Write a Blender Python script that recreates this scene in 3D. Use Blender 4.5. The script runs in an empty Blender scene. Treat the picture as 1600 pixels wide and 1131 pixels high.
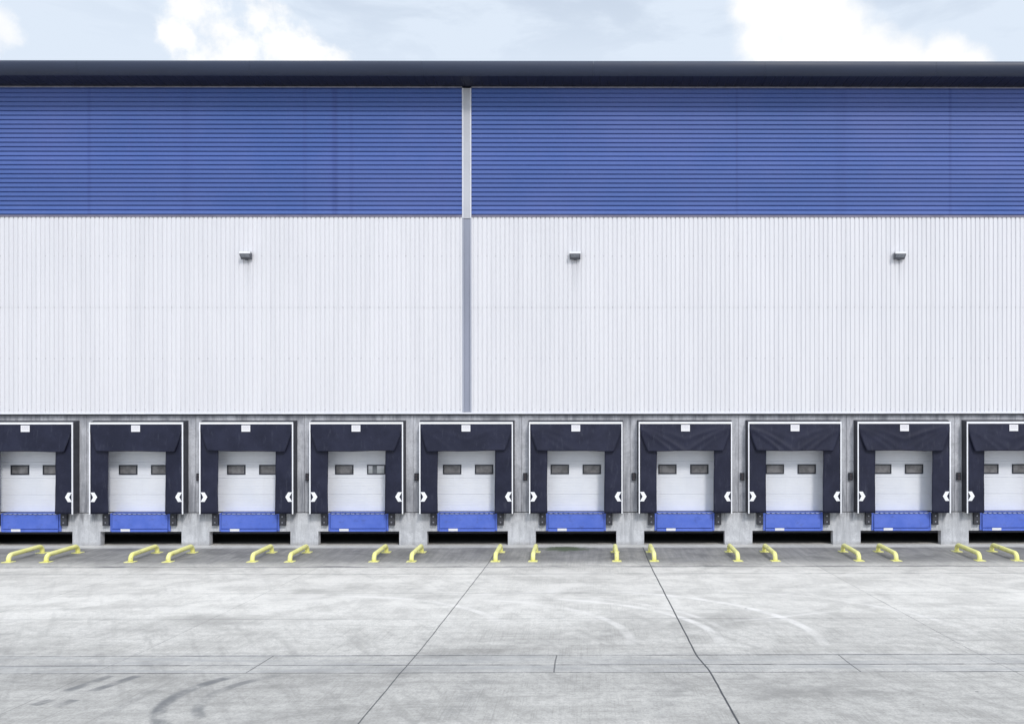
import bpy, bmesh, math, random
from mathutils import Vector, Matrix

random.seed(7)
sc = bpy.context.scene
COL = sc.collection
PI = math.pi
R = math.radians

# ------------------------------------------------------------------ measures
F = 1350.0                 # focal length in photograph pixels
CAMZ = 4.15
YW = 31.88                 # face of the concrete wall
BAY = 4.0
XC = [-0.357 + BAY * (i - 5) for i in range(10)]
DOCK = 1.2
X0, X1 = -42.0, 40.0       # building ends
PROFILE = [(-260, 0.16), (5.0, 0.15), (11.95, 0.10), (14.75, 0.04), (16.4, -0.02), (21.0, -0.06), (26.7, -0.105),
           (28.5, -0.105), (30.27, -0.045), (31.86, 0.0), (34.2, 0.0), (420, 0.0)]


def ground_z(y):
    for (a, za), (b, zb) in zip(PROFILE, PROFILE[1:]):
        if a <= y <= b:
            return za + (zb - za) * (y - a) / (b - a)
    return 0.0


def at_ground(px, py):
    """photograph pixel -> point on the yard"""
    h = 4.2
    for _ in range(12):
        Y = F * h / (py - 675.0)
        h = CAMZ - ground_z(Y)
    return ((px - 915.0) * Y / F, Y)


# ------------------------------------------------------------------ node help
class NT:
    def __init__(self, tree):
        self.t = tree
        self.n = tree.nodes
        self.l = tree.links

    def node(self, kind, **kw):
        n = self.n.new(kind)
        for k, v in kw.items():
            setattr(n, k, v)
        return n

    def put(self, sock, v):
        if hasattr(v, 'is_output'):
            self.l.new(v, sock)
        else:
            sock.default_value = v

    def m(self, op, a, b=0.0, c=None, clamp=False):
        n = self.node('ShaderNodeMath', operation=op, use_clamp=clamp)
        self.put(n.inputs[0], a)
        self.put(n.inputs[1], b)
        if c is not None:
            self.put(n.inputs[2], c)
        return n.outputs[0]

    def vm(self, op, a, b):
        n = self.node('ShaderNodeVectorMath', operation=op)
        self.put(n.inputs[0], a)
        self.put(n.inputs[1], b)
        return n.outputs['Value'] if op in ('LENGTH', 'DISTANCE', 'DOT_PRODUCT') else n.outputs[0]

    def sep(self, v):
        n = self.node('ShaderNodeSeparateXYZ')
        self.put(n.inputs[0], v)
        return n.outputs

    def comb(self, x, y, z):
        n = self.node('ShaderNodeCombineXYZ')
        for s, v in zip(n.inputs, (x, y, z)):
            self.put(s, v)
        return n.outputs[0]

    def noise(self, vec, scale, detail=4.0, rough=0.55, dist=0.0):
        n = self.node('ShaderNodeTexNoise')
        self.put(n.inputs['Vector'], vec)
        n.inputs['Scale'].default_value = scale
        n.inputs['Detail'].default_value = detail
        n.inputs['Roughness'].default_value = rough
        n.inputs['Distortion'].default_value = dist
        return n.outputs['Fac']

    def sm(self, v, lo, hi, a=0.0, b=1.0):
        n = self.node('ShaderNodeMapRange', interpolation_type='SMOOTHSTEP')
        self.put(n.inputs['Value'], v)
        for k, x in (('From Min', lo), ('From Max', hi), ('To Min', a), ('To Max', b)):
            self.put(n.inputs[k], x)
        return n.outputs['Result']

    def mix(self, f, a, b, blend='MIX'):
        n = self.node('ShaderNodeMix', data_type='RGBA', blend_type=blend)
        self.put(n.inputs[0], f)
        for s, v in ((n.inputs[6], a), (n.inputs[7], b)):
            if hasattr(v, 'is_output'):
                self.l.new(v, s)
            else:
                s.default_value = (v[0], v[1], v[2], 1.0)
        return n.outputs[2]

    def scale(self, v, s):
        n = self.node('ShaderNodeVectorMath', operation='MULTIPLY')
        self.put(n.inputs[0], v)
        n.inputs[1].default_value = s
        return n.outputs[0]


def new_mat(name):
    m = bpy.data.materials.new(name)
    m.use_nodes = True
    t = NT(m.node_tree)
    b = m.node_tree.nodes['Principled BSDF']
    return m, t, b


def world_pos(t):
    return t.node('ShaderNodeNewGeometry').outputs['Position']


def simple_mat(name, col, rough=0.5, metal=0.0, var=0.12, scale=6.0, spec=0.5, bump=0.0, stretch=(1, 1, 1)):
    m, t, b = new_mat(name)
    p = t.scale(world_pos(t), stretch)
    n = t.noise(p, scale, 5.0, 0.6)
    d = tuple(c * (1 - var) for c in col)
    e = tuple(min(1, c * (1 + var)) for c in col)
    t.put(b.inputs['Base Color'], t.mix(t.sm(n, 0.3, 0.7), d, e))
    t.put(b.inputs['Roughness'], t.sm(n, 0.2, 0.8, rough - 0.06, rough + 0.08))
    b.inputs['Metallic'].default_value = metal
    b.inputs['Specular IOR Level'].default_value = spec
    if bump:
        bn = t.node('ShaderNodeBump')
        bn.inputs['Strength'].default_value = bump
        bn.inputs['Distance'].default_value = 0.01
        t.put(bn.inputs['Height'], n)
        t.l.new(bn.outputs[0], b.inputs['Normal'])
    return m


# ------------------------------------------------------------------ materials
def mat_white_cladding():
    m, t, b = new_mat('white_cladding_paint')
    p = world_pos(t)
    s = t.sep(p)
    big = t.noise(p, 0.22, 3.0)
    streak = t.noise(t.scale(p, (2.6, 2.6, 0.10)), 1.6, 5.0, 0.65)
    fine = t.noise(t.scale(p, (6, 6, 0.6)), 4.0, 4.0, 0.7)
    sheet = t.node('ShaderNodeTexWhiteNoise', noise_dimensions='1D')
    t.put(sheet.inputs['W'], t.m('FLOOR', t.m('DIVIDE', s[0], 0.99)))
    col = t.mix(t.sm(streak, 0.30, 0.85), (0.735, 0.728, 0.755), (0.665, 0.66, 0.69))
    col = t.mix(t.m('MULTIPLY', t.sm(fine, 0.5, 0.85), 0.16), col, (0.56, 0.55, 0.55))
    col = t.mix(t.m('MULTIPLY', t.sm(big, 0.4, 0.75), 0.10), col, (0.58, 0.59, 0.63))
    tint = t.m('MULTIPLY_ADD', sheet.outputs[0], 0.025, 0.975)
    col = t.mix(1.0, col, t.comb(tint, tint, tint), 'MULTIPLY')
    # rows of fixings along the sheeting rails, some of them weeping
    rz = t.m('ABSOLUTE', t.m('SUBTRACT', t.m('FRACT', t.m('DIVIDE', t.m('SUBTRACT', s[2], 4.98), 1.88)), 0.5))
    rx = t.m('ABSOLUTE', t.m('SUBTRACT', t.m('FRACT', t.m('DIVIDE', t.m('SUBTRACT', s[0], 0.03 + 0.14 - 0.165), 0.3302)), 0.5))
    f = t.m('MULTIPLY', t.sm(rz, 0.483, 0.497), t.sm(rx, 0.40, 0.47))
    f = t.m('MULTIPLY', f, t.sm(fine, 0.4, 0.6, 0.1, 0.6))
    col = t.mix(f, col, (0.30, 0.30, 0.32))
    # dirt that has run down under the three lamps
    for lx in (-12.4, -0.38, 11.52):
        dx = t.m('ABSOLUTE', t.m('SUBTRACT', s[0], lx + 0.04))
        wob = t.noise(t.scale(p, (14, 1, 0.3)), 1.0, 3.0)
        f = t.m('MULTIPLY', t.sm(dx, 0.04, 0.24, 1, 0), t.sm(s[2], 8.9, 10.5))
        f = t.m('MULTIPLY', f, t.sm(s[2], 10.5, 10.55, 1, 0))
        f = t.m('MULTIPLY', f, t.sm(wob, 0.38, 0.7, 0.0, 0.5))
        col = t.mix(f, col, (0.40, 0.41, 0.44))
    t.put(b.inputs['Base Color'], col)
    b.inputs['Roughness'].default_value = 0.5
    b.inputs['Specular IOR Level'].default_value = 0.35
    return m


def mat_blue_cladding():
    m, t, b = new_mat('blue_cladding_paint')
    p = world_pos(t)
    s = t.sep(p)
    big = t.noise(t.scale(p, (0.25, 1, 0.35)), 0.7, 3.0)
    streak = t.noise(t.scale(p, (1.4, 1, 0.09)), 1.4, 5.0, 0.7)
    fine = t.noise(p, 16.0, 4.0, 0.7)
    col = t.mix(t.sm(big, 0.3, 0.7), (0.068, 0.126, 0.365), (0.098, 0.146, 0.395))
    col = t.mix(t.m('MULTIPLY', t.sm(streak, 0.52, 0.75), 0.35), col, (0.085, 0.125, 0.37))
    col = t.mix(t.m('MULTIPLY', t.sm(fine, 0.5, 0.8), 0.22), col, (0.20, 0.24, 0.52))
    # dirty runs where the sheets lap
    for lx, wd, am in ((-18.2, 0.10, 0.45), (-10.3, 0.12, 0.4), (-9.2, 0.16, 0.6), (-8.6, 0.10, 0.35), (5.58, 0.07, 0.4), (13.45, 0.08, 0.6), (9.4, 0.3, 0.25), (-14.6, 0.35, 0.22)):
        f = t.m('MULTIPLY', t.sm(t.m('ABSOLUTE', t.m('SUBTRACT', s[0], lx)), wd * 0.3, wd, am, 0), t.sm(streak, 0.3, 0.6, 0.4, 1.0))
        col = t.mix(f, col, (0.06, 0.095, 0.30))
    # rows differ a touch from one another
    row = t.node('ShaderNodeTexWhiteNoise', noise_dimensions='1D')
    t.put(row.inputs['W'], t.m('FLOOR', t.m('DIVIDE', s[2], 0.328)))
    v = t.m('MULTIPLY_ADD', row.outputs[0], 0.16, 0.92)
    col = t.mix(1.0, col, t.comb(v, v, v), 'MULTIPLY')
    t.put(b.inputs['Base Color'], col)
    b.inputs['Roughness'].default_value = 0.45
    b.inputs['Specular IOR Level'].default_value = 0.35
    return m


def mat_concrete(name, base, dark, pale, drip):
    m, t, b = new_mat(name)
    p = world_pos(t)
    s = t.sep(p)
    blot = t.noise(p, 1.9, 8.0, 0.70, 0.5)
    strk = t.noise(t.scale(p, (3.2, 3.2, 0.35)), 1.7, 6.0, 0.68, 0.2)
    thin = t.noise(t.scale(p, (9.0, 9.0, 0.5)), 1.5, 5.0, 0.7)
    fine = t.noise(p, 22.0, 5.0, 0.75)
    col = t.mix(t.sm(blot, 0.38, 0.62), base, pale)
    col = t.mix(t.m('MULTIPLY', t.sm(t.noise(p, 3.3, 8.0, 0.72, 0.3), 0.52, 0.70), 0.55), col, dark)
    col = t.mix(t.m('MULTIPLY', t.sm(strk, 0.42, 0.72), 0.75), col, dark)
    col = t.mix(t.m('MULTIPLY', t.sm(thin, 0.55, 0.75), 0.45), col, pale)
    col = t.mix(t.m('MULTIPLY', t.sm(fine, 0.45, 0.72), 0.5), col, tuple(c * 0.62 for c in base))
    if drip == 'piers':      # black runs below the ledge, each of its own length
        ln = t.noise(t.scale(p, (2.6, 1, 0.02)), 1.7, 4.0, 0.7)
        start = t.m('MULTIPLY_ADD', ln, -1.1, 1.52)
        f = t.m('MULTIPLY', t.sm(t.m('SUBTRACT', s[2], start), -0.12, 0.2), t.sm(strk, 0.42, 0.62, 0.05, 0.75))
        col = t.mix(f, col, (0.15, 0.15, 0.165))
        low = t.m('MULTIPLY', t.sm(s[2], 0.02, 0.16, 1, 0), t.sm(blot, 0.35, 0.65, 0.1, 0.6))
        col = t.mix(low, col, (0.20, 0.19, 0.18))
    else:
        ln = t.noise(t.scale(p, (1.9, 1, 0.02)), 1.3, 5.0, 0.7)
        start = t.m('MULTIPLY_ADD', ln, -1.9, 5.45)      # wash marks below the flashing
        f = t.m('MULTIPLY', t.sm(t.m('SUBTRACT', s[2], start), 0.0, 0.35), t.sm(strk, 0.3, 0.6, 0.2, 0.7))
        col = t.mix(f, col, (0.19, 0.195, 0.22))
        foot = t.noise(t.scale(p, (2.2, 1, 0.03)), 1.5, 5.0, 0.7)
        f = t.m('MULTIPLY', t.sm(t.m('SUBTRACT', s[2], t.m('MULTIPLY_ADD', foot, 2.6, 1.0)), -0.5, 0.5, 1, 0), t.sm(thin, 0.3, 0.62, 0.75, 0.2))
        col = t.mix(f, col, (0.165, 0.17, 0.195))
    t.put(b.inputs['Base Color'], col)
    b.inputs['Roughness'].default_value = 0.85
    b.inputs['Specular IOR Level'].default_value = 0.25
    bn = t.node('ShaderNodeBump')
    bn.inputs['Strength'].default_value = 0.25
    bn.inputs['Distance'].default_value = 0.012
    t.put(bn.inputs['Height'], t.m('ADD', fine, blot))
    t.l.new(bn.outputs[0], b.inputs['Normal'])
    return m


def mat_yard():
    m, t, b = new_mat('yard_concrete')
    p = world_pos(t)
    s = t.sep(p)
    X, Y = s[0], s[1]
    P2 = t.comb(X, Y, 0.0)
    cloud = t.noise(P2, 0.16, 5.0, 0.6, 0.3)
    blot = t.noise(P2, 0.75, 6.0, 0.62, 0.5)
    mid = t.noise(P2, 3.2, 6.0, 0.68)
    fine = t.noise(P2, 26.0, 4.0, 0.75)
    across = t.noise(t.scale(P2, (0.22, 3.2, 1)), 1.6, 6.0, 0.65)       # traffic film along the docks
    along = t.noise(t.scale(P2, (4.5, 0.28, 1)), 1.6, 6.0, 0.68)        # wheel film in and out of the docks
    diag = t.noise(t.scale(t.comb(t.m('ADD', X, t.m('MULTIPLY', Y, 0.55)), t.m('SUBTRACT', Y, t.m('MULTIPLY', X, 0.55)), 0.0), (2.6, 0.25, 1)), 1.3, 5.0, 0.65)
    broom_y = t.noise(t.scale(P2, (34.0, 0.7, 1)), 1.0, 2.0, 0.6)
    broom_x = t.noise(t.scale(P2, (0.7, 26.0, 1)), 1.0, 2.0, 0.6)
    # one tone per slab
    cellx = t.m('FLOOR', t.m('DIVIDE', t.m('SUBTRACT', X, 2.1), 5.27))
    celly = t.m('FLOOR', t.m('DIVIDE', Y, 3.4))
    wn = t.node('ShaderNodeTexWhiteNoise', noise_dimensions='2D')
    t.put(wn.inputs['Vector'], t.comb(cellx, celly, 0.0))
    W_ = (1.0, 0.951, 0.874)

    def gr(v):
        return tuple(v * c for c in W_)
    grit = t.noise(P2, 9.0, 6.0, 0.72)
    col = t.mix(t.sm(cloud, 0.36, 0.64), gr(0.60), gr(0.68))
    col = t.mix(t.m('MULTIPLY', t.sm(blot, 0.42, 0.66), 0.52), col, gr(0.40))
    col = t.mix(t.m('MULTIPLY', t.sm(across, 0.48, 0.68), 0.70), col, gr(0.68))
    col = t.mix(t.m('MULTIPLY', t.sm(across, 0.50, 0.32), 0.42), col, gr(0.38))
    col = t.mix(t.m('MULTIPLY', t.sm(along, 0.50, 0.70), 0.26), col, gr(0.38))
    col = t.mix(t.m('MULTIPLY', t.sm(along, 0.46, 0.30), 0.35), col, gr(0.68))
    col = t.mix(t.m('MULTIPLY', t.sm(diag, 0.50, 0.68), 0.46), col, gr(0.34))
    col = t.mix(t.m('MULTIPLY', t.sm(mid, 0.46, 0.68), 0.42), col, gr(0.36))
    col = t.mix(t.m('MULTIPLY', t.sm(grit, 0.46, 0.66), 0.46), col, gr(0.34))
    col = t.mix(t.m('MULTIPLY', t.sm(grit, 0.45, 0.32), 0.35), col, gr(0.70))
    col = t.mix(t.m('MULTIPLY', t.sm(fine, 0.46, 0.66), 0.6), col, gr(0.32))
    col = t.mix(t.m('MULTIPLY', t.sm(broom_y, 0.50, 0.66), t.sm(blot, 0.42, 0.60, 0.04, 0.45)), col, gr(0.32))
    col = t.mix(t.m('MULTIPLY', t.sm(broom_x, 0.50, 0.66), t.sm(mid, 0.42, 0.60, 0.05, 0.38)), col, gr(0.33))
    stain = t.noise(t.scale(P2, (0.5, 1.0, 1)), 0.42, 6.0, 0.62, 0.6)
    oil = t.noise(t.scale(P2, (1, 0.8, 1)), 1.15, 7.0, 0.68, 0.4)
    col = t.mix(t.m('MULTIPLY', t.sm(stain, 0.47, 0.66), t.sm(oil, 0.34, 0.62, 0.2, 0.68)), col, gr(0.25))
    col = t.mix(t.m('MULTIPLY', t.sm(oil, 0.63, 0.72), 0.30), col, gr(0.18))
    # the middle lanes are paler than the rest
    lane = t.m('MULTIPLY', t.sm(Y, 17.5, 21.5), t.sm(Y, 26.8, 27.9, 1, 0))
    col = t.mix(t.m('MULTIPLY', lane, t.sm(blot, 0.3, 0.6, 0.62, 0.2)), col, gr(0.70))
    # tone grows paler with distance: dark near slab, drain strip, pale yard
    yn = at_ground(915, 1050)[1]
    yf = at_ground(915, 1023)[1]
    dist_tone = t.m('ADD', t.sm(Y, yn - 0.01, yn + 0.01, 0.74, 0.79), t.m('ADD', t.sm(Y, yf - 0.01, yf + 0.01, 0.0, 0.07), t.sm(Y, 16.5, 21.5, 0.0, 0.15)))
    tone = t.m('MULTIPLY', dist_tone, t.m('MULTIPLY_ADD', wn.outputs[0], 0.09, 0.95))
    col = t.mix(1.0, col, t.comb(tone, tone, tone), 'MULTIPLY')

    # rubbed-in tyre marks
    wear = t.sm(t.noise(P2, 1.6, 5.0, 0.65), 0.34, 0.62, 0.15, 1.0)

    def ring(cx, cy, r, w, amt, color, ang0, ang1, fade=0.35):
        nonlocal col
        dx = t.m('SUBTRACT', X, cx)
        dy = t.m('SUBTRACT', Y, cy)
        d = t.m('SQRT', t.m('ADD', t.m('MULTIPLY', dx, dx), t.m('MULTIPLY', dy, dy)))
        f = t.sm(t.m('ABSOLUTE', t.m('SUBTRACT', d, r)), w * 0.35, w, 1, 0)
        a = t.m('ARCTAN2', dy, dx)
        mid_a, half = R((ang0 + ang1) / 2), R((ang1 - ang0) / 2)
        da = t.m('ABSOLUTE', t.m('WRAP', t.m('SUBTRACT', a, mid_a), PI, -PI))
        f = t.m('MULTIPLY', f, t.sm(da, half * fade, half, 1, 0))
        f = t.m('MULTIPLY', t.m('MULTIPLY', f, wear), amt)
        col = t.mix(f, col, color)

    def seg(a, bb, w, amt, color):
        nonlocal col
        L = math.hypot(bb[0] - a[0], bb[1] - a[1])
        ux, uy = (bb[0] - a[0]) / L, (bb[1] - a[1]) / L
        dx = t.m('SUBTRACT', X, a[0])
        dy = t.m('SUBTRACT', Y, a[1])
        u = t.m('ADD', t.m('MULTIPLY', dx, ux), t.m('MULTIPLY', dy, uy))
        v = t.m('ABSOLUTE', t.m('SUBTRACT', t.m('MULTIPLY', dx, uy), t.m('MULTIPLY', dy, ux)))
        f = t.m('MULTIPLY', t.sm(v, w * 0.4, w, 1, 0), t.sm(t.m('ABSOLUTE', t.m('SUBTRACT', u, L / 2)), L * 0.36, L * 0.5, 1, 0))
        f = t.m('MULTIPLY', t.m('MULTIPLY', f, wear), amt)
        col = t.mix(f, col, color)

    PALE, TYRE = (0.70, 0.665, 0.625), (0.15, 0.148, 0.145)
    ring(-0.49, 17.8, 5.24, 0.15, 0.85, PALE, -20, 98)
    ring(-1.9, 17.4, 4.6, 0.14, 0.75, PALE, -15, 100)
    ring(-2.0, 17.5, 5.0, 0.10, 0.5, PALE, 0, 85)
    ring(-3.6, 17.4, 4.5, 0.15, 0.65, PALE, -15, 95)
    ring(-6.4, 17.6, 4.7, 0.14, 0.7, PALE, 5, 120)
    ring(2.6, 17.6, 5.5, 0.11, 0.55, PALE, -10, 100)
    ring(-1.4, 17.5, 6.6, 0.12, 0.3, PALE, 40, 130)
    seg(at_ground(1120, 973), at_ground(1310, 955), 0.10, 0.5, PALE)
    seg(at_ground(700, 930), at_ground(930, 921), 0.16, 0.4, PALE)
    ring(-4.25, 13.35, 2.1, 0.16, 1.0, TYRE, 138, 226, 0.85)
    ring(-4.1, 13.35, 1.72, 0.13, 0.8, TYRE, 126, 222, 0.8)
    seg(at_ground(178, 1052), at_ground(102, 1079), 0.13, 0.95, TYRE)
    seg(at_ground(222, 1052), at_ground(140, 1079), 0.13, 0.95, TYRE)
    seg(at_ground(52, 1100), at_ground(86, 1090), 0.13, 0.95, TYRE)
    seg(at_ground(84, 1103), at_ground(122, 1090), 0.13, 0.95, TYRE)
    seg(at_ground(150, 1125), at_ground(250, 1070), 0.10, 0.28, TYRE)
    seg(at_ground(1010, 1125), at_ground(1060, 1060), 0.35, 0.22, TYRE)
    seg(at_ground(700, 1131), at_ground(760, 1055), 0.35, 0.22, TYRE)

    # concrete drain strip across the yard and the dirt it holds
    ys = [at_ground(915, q)[1] for q in (1050, 1038, 1023, 966, 926, 896, 885)]
    strip = t.m('MULTIPLY', t.sm(Y, ys[0] - 0.05, ys[0] + 0.05), t.sm(Y, ys[2] - 0.05, ys[2] + 0.2, 1, 0))
    col = t.mix(t.m('MULTIPLY', strip, t.sm(across, 0.34, 0.62, 0.5, 0.05)), col, (0.32, 0.318, 0.316))
    # the loading strip in front of the docks: darker, oilier, with a ragged edge
    edge = t.m('MULTIPLY_ADD', blot, 2.0, 26.3)
    ap = t.m('MULTIPLY', t.sm(t.m('SUBTRACT', Y, edge), 0.0, 1.7), t.sm(Y, 31.0, 31.5, 1, 0))
    col = t.mix(t.m('MULTIPLY', ap, t.sm(along, 0.34, 0.66, 0.70, 0.90)), col, (0.165, 0.161, 0.158))
    col = t.mix(t.m('MULTIPLY', ap, t.sm(blot, 0.46, 0.66, 0.0, 0.5)), col, (0.10, 0.098, 0.10))
    col = t.mix(t.m('MULTIPLY', ap, t.sm(diag, 0.48, 0.7, 0.0, 0.12)), col, (0.27, 0.262, 0.255))
    lip = t.m('MULTIPLY', t.sm(Y, 31.05, 31.4), t.sm(Y, 31.95, 32.1, 1, 0))
    col = t.mix(t.m('MULTIPLY', lip, t.sm(mid, 0.3, 0.6, 0.7, 0.3)), col, (0.54, 0.538, 0.54))
    # moss by the sixth dock
    mx, my = at_ground(882, 857)
    d = t.m('SQRT', t.m('ADD', t.m('POWER', t.m('DIVIDE', t.m('SUBTRACT', X, mx), 1.15), 2.0), t.m('POWER', t.m('DIVIDE', t.m('SUBTRACT', Y, my), 0.62), 2.0)))
    f = t.m('MULTIPLY', t.sm(t.m('ADD', d, t.m('MULTIPLY', t.m('SUBTRACT', mid, 0.5), 1.8)), 0.4, 1.05, 1, 0), 0.95)
    col = t.mix(f, col, (0.075, 0.095, 0.05))
    # pit floors darken inwards: shade painted into the floor colour
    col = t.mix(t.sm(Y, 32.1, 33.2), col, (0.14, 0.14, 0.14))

    # joints
    wob = t.m('MULTIPLY', t.m('SUBTRACT', t.noise(P2, 1.2, 4.0), 0.5), 0.03)
    ragged = t.m('MULTIPLY', t.sm(t.noise(P2, 2.2, 5.0, 0.7), 0.36, 0.56, 0.4, 1.0), t.sm(t.noise(P2, 0.35, 3.0, 0.6), 0.36, 0.6, 0.65, 1.0))
    JD = (0.055, 0.055, 0.058)

    def jline(coord, pos, w, amt, rag, lo=None, hi=None, other=None):
        nonlocal col
        f = t.sm(t.m('ABSOLUTE', t.m('ADD', t.m('SUBTRACT', coord, pos), wob)), w * 0.5, w, amt, 0)
        if rag:
            f = t.m('MULTIPLY', f, ragged)
        if lo is not None:
            f = t.m('MULTIPLY', f, t.m('MULTIPLY', t.m('GREATER_THAN', other, lo), t.m('LESS_THAN', other, hi)))
        col = t.mix(f, col, JD)

    for k in range(-6, 7):
        px = 2.1 + 5.27 * k
        amt, w = {0: (1.0, 0.021), -1: (0.9, 0.015), -2: (0.5, 0.014), 1: (0.6, 0.016)}.get(k, (0.5, 0.014))
        jline(X if k else t.m('SUBTRACT', X, t.sm(Y, ys[0], ys[2], 0.062, 0.0)), px if k else 2.07, w, amt, k not in (0, -1), -60.0, 31.3, Y)
        jline(X, px + 2.62, 0.017, 0.75, False, ys[0], ys[2], Y)
    jline(Y, ys[0], 0.028, 1.0, True)
    jline(Y, ys[1], 0.034, 1.0, True)
    jline(Y, ys[2], 0.038, 0.95, True)
    jline(Y, ys[3], 0.035, 0.5, True)
    jline(Y, ys[4], 0.04, 0.38, True)
    jline(Y, ys[5], 0.06, 0.6, True)
    jline(Y, ys[6], 0.08, 0.85, True)
    smear = t.m('MULTIPLY', t.sm(t.m('ABSOLUTE', t.m('SUBTRACT', Y, ys[6] + 0.1)), 0.05, 0.35, 0.7, 0), t.sm(t.noise(t.scale(P2, (0.35, 1, 1)), 1.2, 5.0, 0.7), 0.46, 0.62))
    col = t.mix(smear, col, (0.13, 0.128, 0.128))
    for yy in (9.2, 5.8, 2.4, -2, -6):
        jline(Y, yy, 0.02, 0.7, True)
    # small dark specks
    vo = t.node('ShaderNodeTexVoronoi')
    t.put(vo.inputs['Vector'], P2)
    vo.inputs['Scale'].default_value = 1.3
    sp = t.node('ShaderNodeSeparateColor')
    t.l.new(vo.outputs['Color'], sp.inputs[0])
    f = t.m('MULTIPLY', t.m('LESS_THAN', vo.outputs['Distance'], t.m('MULTIPLY', sp.outputs[0], 0.045)), t.m('GREATER_THAN', sp.outputs[1], 0.62))
    col = t.mix(t.m('MULTIPLY', f, 0.75), col, (0.10, 0.10, 0.10))
    t.put(b.inputs['Base Color'], col)
    t.put(b.inputs['Roughness'], t.sm(blot, 0.3, 0.7, 0.62, 0.8))
    b.inputs['Specular IOR Level'].default_value = 0.35
    bn = t.node('ShaderNodeBump')
    bn.inputs['Strength'].default_value = 0.2
    bn.inputs['Distance'].default_value = 0.006
    t.put(bn.inputs['Height'], t.m('ADD', fine, t.m('ADD', broom_x, broom_y)))
    t.l.new(bn.outputs[0], b.inputs['Normal'])
    return m


def mat_curtain():
    m, t, b = new_mat('shelter_fabric')
    p = world_pos(t)
    n = t.noise(p, 1.6, 5.0, 0.6)
    f = t.noise(p, 30.0, 3.0, 0.7)
    scuff = t.noise(t.scale(p, (5, 5, 1.2)), 1.5, 5.0, 0.7)
    col = t.mix(t.sm(n, 0.3, 0.7), (0.008, 0.0095, 0.026), (0.016, 0.018, 0.041))
    col = t.mix(t.m('MULTIPLY', t.sm(f, 0.45, 0.8), 0.3), col, (0.034, 0.038, 0.068))
    col = t.mix(t.m('MULTIPLY', t.sm(scuff, 0.54, 0.76), 0.40), col, (0.070, 0.074, 0.105))
    mark = t.noise(t.scale(p, (9, 9, 1.6)), 1.8, 6.0, 0.75)
    col = t.mix(t.m('MULTIPLY', t.sm(mark, 0.68, 0.73), 0.55), col, (0.16, 0.165, 0.19))
    t.put(b.inputs['Base Color'], col)
    b.inputs['Roughness'].default_value = 0.55
    b.inputs['Specular IOR Level'].default_value = 0.3
    return m


def mat_leveller():
    m, t, b = new_mat('leveller_blue_paint')
    p = world_pos(t)
    n = t.noise(p, 2.0, 5.0, 0.6)
    f = t.noise(p, 18.0, 4.0, 0.75)
    sc_ = t.noise(t.scale(p, (1, 1, 6)), 5.0, 5.0, 0.75)
    col = t.mix(t.sm(n, 0.3, 0.7), (0.070, 0.135, 0.54), (0.10, 0.168, 0.60))
    col = t.mix(t.m('MULTIPLY', t.sm(f, 0.52, 0.8), 0.35), col, (0.20, 0.26, 0.60))
    col = t.mix(t.m('MULTIPLY', t.sm(sc_, 0.60, 0.72), 0.6), col, (0.06, 0.085, 0.25))
    grime = t.noise(t.scale(p, (1.3, 1, 2.2)), 2.2, 7.0, 0.7)
    col = t.mix(t.m('MULTIPLY', t.sm(grime, 0.52, 0.72), 0.5), col, (0.055, 0.08, 0.24))
    chip = t.noise(p, 9.0, 6.0, 0.75)
    col = t.mix(t.m('MULTIPLY', t.sm(chip, 0.66, 0.70), 0.7), col, (0.30, 0.27, 0.25))
    t.put(b.inputs['Base Color'], col)
    t.put(b.inputs['Roughness'], t.sm(f, 0.3, 0.7, 0.38, 0.55))
    return m


def mat_yellow():
    m, t, b = new_mat('yellow_rail_paint')
    p = world_pos(t)
    n = t.noise(p, 3.0, 5.0, 0.6)
    f = t.noise(p, 15.0, 5.0, 0.75)
    col = t.mix(t.sm(n, 0.3, 0.7), (0.78, 0.74, 0.24), (0.84, 0.805, 0.34))
    col = t.mix(t.m('MULTIPLY', t.sm(f, 0.60, 0.72), 0.35), col, (0.42, 0.38, 0.17))
    rub = t.noise(t.scale(p, (3, 1.2, 3)), 2.6, 6.0, 0.72)
    col = t.mix(t.m('MULTIPLY', t.sm(rub, 0.58, 0.66), 0.45), col, (0.20, 0.19, 0.14))
    t.put(b.inputs['Base Color'], col)
    b.inputs['Roughness'].default_value = 0.45
    return m


def mat_door():
    m, t, b = new_mat('door_white_paint')
    p = world_pos(t)
    n = t.noise(p, 0.9, 4.0, 0.6)
    st = t.noise(t.scale(p, (5, 5, 0.5)), 1.4, 5.0, 0.7)
    col = t.mix(t.sm(n, 0.3, 0.7), (0.72, 0.735, 0.785), (0.78, 0.79, 0.83))
    col = t.mix(t.m('MULTIPLY', t.sm(st, 0.55, 0.8), 0.25), col, (0.60, 0.60, 0.62))
    t.put(b.inputs['Base Color'], col)
    b.inputs['Roughness'].default_value = 0.42
    return m


def mat_painted_pane():
    # the one clean pane: lit view of a pale hall and dark post painted on
    m, t, b = new_mat('painted_view_pane')
    tc = t.node('ShaderNodeTexCoord').outputs['Object']
    s = t.sep(tc)
    n = t.noise(tc, 9.0, 4.0)
    post = t.m('MULTIPLY', t.sm(s[0], -0.155, -0.13), t.sm(s[0], 0.015, 0.04, 1, 0))
    band = t.sm(s[2], -0.05, 0.14)
    col = t.mix(band, (0.34, 0.36, 0.37), (0.62, 0.62, 0.66))
    col = t.mix(post, col, (0.13, 0.14, 0.155))
    col = t.mix(t.m('MULTIPLY', t.sm(n, 0.5, 0.8), 0.3), col, (0.30, 0.31, 0.33))
    t.put(b.inputs['Base Color'], col)
    b.inputs['Roughness'].default_value = 0.15
    return m


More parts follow.
